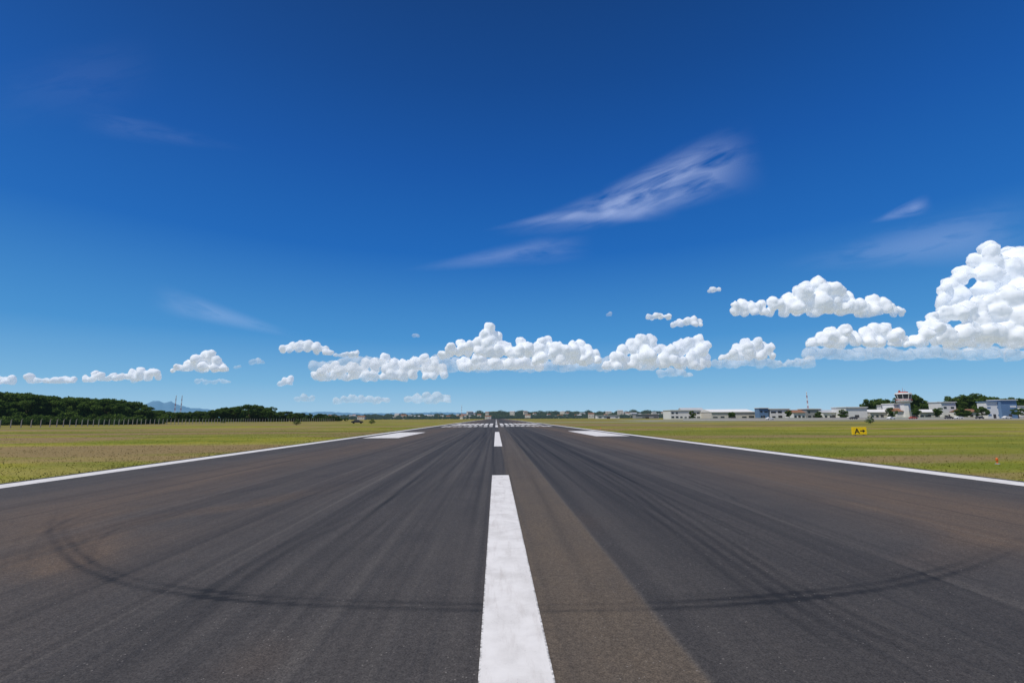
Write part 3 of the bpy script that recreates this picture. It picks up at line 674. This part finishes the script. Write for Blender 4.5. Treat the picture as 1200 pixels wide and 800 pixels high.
cloud([(945, 404, 5), (953, 400, 7), (963, 394, 8), (975, 388, 8), (988, 387, 8), (1002, 393, 8), (1018, 389, 8), (1032, 383, 8), (1044, 382, 8), (1056, 390, 8), (1066, 398, 6), (1025, 400, 7), (985, 401, 7), (1050, 402, 6)], 0, med)
cloud([(856, 357, 5), (867, 353, 6), (878, 357, 6), (890, 356, 6), (903, 354, 7), (915, 355, 8), (927, 348, 9), (938, 341, 9), (950, 335, 10), (963, 332, 11), (977, 337, 10), (990, 339, 9), (1002, 346, 7), (1015, 355, 8), (1030, 352, 9), (1042, 356, 8), (1053, 359, 6), (1063, 362, 4), (960, 356, 13), (930, 362, 9), (990, 360, 11), (1015, 366, 7), (900, 365, 6)], 0, med)
cloud([(847, 419, 5), (857, 414, 6), (867, 408, 7), (877, 401, 7), (888, 400, 6), (897, 404, 6), (905, 404, 4), (878, 416, 7), (893, 414, 6)], 0, med)
cloud([(711, 428, 7), (720, 419, 7), (730, 409, 8), (742, 402, 8), (753, 397, 8), (765, 398, 8), (777, 408, 8), (789, 411, 8), (800, 404, 8), (811, 400, 7), (822, 398, 8), (832, 404, 6), (757, 418, 11), (797, 424, 8), (735, 427, 8), (820, 413, 7)], 0, med)
cloud([(518, 416, 6), (528, 409, 7), (540, 402, 7), (550, 405, 6), (560, 401, 7), (568, 392, 7), (574, 383, 7), (583, 393, 7), (591, 405, 8), (601, 412, 7), (611, 400, 7), (620, 408, 7)], 0, big)
cloud([(628, 405, 6), (636, 399, 6), (643, 396, 6), (651, 407, 8), (662, 411, 8), (672, 405, 7), (681, 402, 7), (690, 408, 6), (699, 414, 6), (655, 422, 9), (685, 422, 8), (635, 420, 8)], 0, med)
cloud([(545, 424, 9), (562, 422, 10), (580, 426, 9), (598, 427, 9), (615, 425, 9), (632, 430, 7)], 1, med)
cloud([(372, 440, 6), (382, 431, 7), (393, 426, 5), (401, 434, 7), (414, 432, 8), (427, 424, 6), (438, 425, 6), (450, 419, 6), (460, 424, 6), (472, 427, 7), (485, 422, 6), (496, 419, 6), (507, 423, 6), (518, 431, 6), (430, 439, 6), (470, 438, 7), (500, 437, 6), (410, 443, 5), (450, 441, 5)], 1, med)
cloud([(331, 408, 4), (341, 404, 4.5), (351, 402, 5), (361, 402, 5), (370, 405, 5), (380, 409, 5), (386, 413, 4)], 1, sml)
cloud([(394, 417, 3.5), (403, 416, 3.5), (411, 415, 3.5), (418, 413, 3)], 1, sml)
cloud([(203, 434, 4), (211, 431, 5), (221, 427, 6), (231, 422, 6), (240, 416, 6), (247, 415, 5), (253, 423, 6), (259, 430, 5), (264, 433, 4), (236, 432, 6)], 0, sml)
cloud([(100, 442, 4), (110, 438, 4.5), (120, 440, 4.5), (131, 441, 4.5), (142, 442, 5), (153, 437, 5), (163, 435, 5), (173, 436, 5), (182, 437, 4), (160, 443, 5), (125, 445, 4)], 1, sml)
cloud([(37, 442, 5), (45, 447, 4.5), (55, 446, 4), (65, 446, 5), (75, 445, 4.5), (83, 444, 4)], 1, sml)
cloud([(328, 450, 4), (334, 446, 4), (340, 443, 3.5)], 1, sml)
cloud([(232, 447, 3.5), (242, 448, 3.5), (251, 448, 3.5), (260, 447, 3.5), (268, 448, 2.5)], 2, far)
cloud([(478, 468, 5), (488, 466, 6), (500, 465, 6), (512, 464, 6), (523, 467, 5), (505, 470, 5)], 2, far)
cloud([(760, 372, 4.5), (768, 370, 4.5), (776, 370, 4.5), (784, 370, 4)], 0, sml)
cloud([(797, 377, 4.5), (806, 375, 4.5), (814, 374, 4.5), (822, 375, 3.5), (789, 381, 4)], 1, sml)
cloud([(832, 341, 3), (837, 339, 3.5), (843, 338, 2.5)], 1, sml)
cloud([(294, 424, 4), (301, 423, 4), (307, 425, 3)], 2, sml)
cloud([(276, 431, 3), (281, 430, 3)], 2, sml)
cloud([(3, 446, 5), (11, 443, 4), (-8, 446, 7)], 1, sml)
cloud([(348, 468, 4), (356, 466, 5), (364, 467, 4)], 2, far)
cloud([(395, 470, 5), (404, 468, 5), (413, 468, 6), (423, 467, 5), (433, 468, 5), (443, 469, 5), (452, 469, 4)], 2, far)
cloud([(775, 438, 6), (786, 436, 7), (798, 437, 6), (808, 440, 4)], 2, far)
cloud([(485, 393, 3), (490, 394, 2.5)], 2, sml)
cloud([(712, 369, 2.5), (715, 367, 2.5)], 2, sml)
cloud([(x, 414+2*math.sin(x*.09), 9) for x in range(940, 1220, 13)], 2, "thin hazy cloud bank under the large cumulus")
cloud([(x, 427+3*math.sin(x*.07), 8) for x in range(372, 716, 10)], 2, "thin hazy veil of cloud under the cumulus line")
cloud([(x, 424+3*math.sin(x*.07), 6) for x in range(836, 960, 8)], 2, "thin hazy veil of cloud between two cumulus")

CZ = [4000]
def cirrus(pa, pb, hwid, alpha, seed, taper=True, bend=0.0, bias=-1.25):
    CZ[0] += 70; cz = CZ[0]
    dx, dy = pb[0]-pa[0], pb[1]-pa[1]; L = math.hypot(dx, dy); nx_, ny_ = -dy/L, dx/L
    n1_, n2_ = 60, 24; vs_, fs, uv = [], [], []
    for i in range(n1_+1):
        for j in range(n2_+1):
            t = i/n1_; s_ = j/n2_*2-1; bb = bend*math.sin(t*math.pi*1.6); q = at_height(pa[0]+dx*t+nx_*(hwid*s_+bb), pa[1]+dy*t+ny_*(hwid*s_+bb), cz); vs_.append(q); uv.append((t, s_))
    for i in range(n1_):
        for j in range(n2_): k = i*(n2_+1)+j; fs.append((k, k+n2_+1, k+n2_+2, k+1))
    me = mesh_np("cirrus_cloud", vs_, fs); fattr(me, "u", [q[0] for q in uv]); fattr(me, "v", [q[1] for q in uv])
    b = NB("cirrus"); u = b.attr("u")[2]; v = b.attr("v")[2]
    cb = b.n('ShaderNodeCombineXYZ'); b.l(b.math('MULTIPLY', u, L/80.0), cb.inputs[0]); b.l(b.math('MULTIPLY', v, hwid/36.0), cb.inputs[1]); cb.inputs[2].default_value = seed
    nz = b.noise(cb.outputs[0], 0.9, 4, 0.5, 0.8)
    mp = b.n('ShaderNodeMapping'); b.l(cb.outputs[0], mp.inputs[0]); mp.inputs['Scale'].default_value = (0.8, 1.8, 1); mp.inputs['Rotation'].default_value = (0, 0, 0.45)
    st_ = b.noise(mp.outputs[0], 1.5, 5, 0.5, 0.8)
    eu = b.math('MULTIPLY', b.ramp(u, 0.0, 0.6), b.math('SUBTRACT', 1.0, b.ramp(u, 0.65, 1.0)))
    av = b.math('ABSOLUTE', v); width = b.math('MULTIPLY_ADD', u, 0.75, 0.12) if taper else 0.75
    ev = b.math('SUBTRACT', 1.0, b.ramp(b.math('DIVIDE', av, width), 0.0, 1.15))
    k = b.math('MULTIPLY', b.math('MULTIPLY', eu, ev), b.math('MULTIPLY_ADD', b.math('ADD', nz, st_), 2.6, bias-0.55, clamp=True))
    k = b.math('MULTIPLY', k, alpha, clamp=True)
    e = b.n('ShaderNodeBsdfTranslucent'); e.inputs[0].default_value = (.66, .74, .90, 1); tr_ = b.n('ShaderNodeBsdfTransparent'); m2 = b.n('ShaderNodeMixShader')
    b.l(k, m2.inputs[0]); b.l(tr_.outputs[0], m2.inputs[1]); b.l(e.outputs[0], m2.inputs[2]); b.l(m2.outputs[0], b.out.inputs[0])
    me.materials.append(b.m); link("cirrus_cloud", me, None, (0, 0, 0), 0, None, "thin feathery cirrus wisp high in the blue sky", "cloud", "wispy high clouds")
cirrus((575, 274), (900, 184), 54, 0.40, 1.3, bend=7)
cirrus((560, 272), (800, 238), 18, 0.26, 9.1, bend=-4)
cirrus((465, 318), (700, 284), 26, 0.14, 2.7)
cirrus((370, 400), (170, 345), 24, 0.15, 3.1)
cirrus((1015, 262), (1095, 236), 16, 0.22, 4.4)
cirrus((900, 315), (1230, 262), 55, 0.14, 5.9)
cirrus((300, 178), (80, 135), 28, 0.04, 6.6)
cirrus((-60, 130), (200, 70), 60, 0.02, 7.7, taper=False)
print("done")
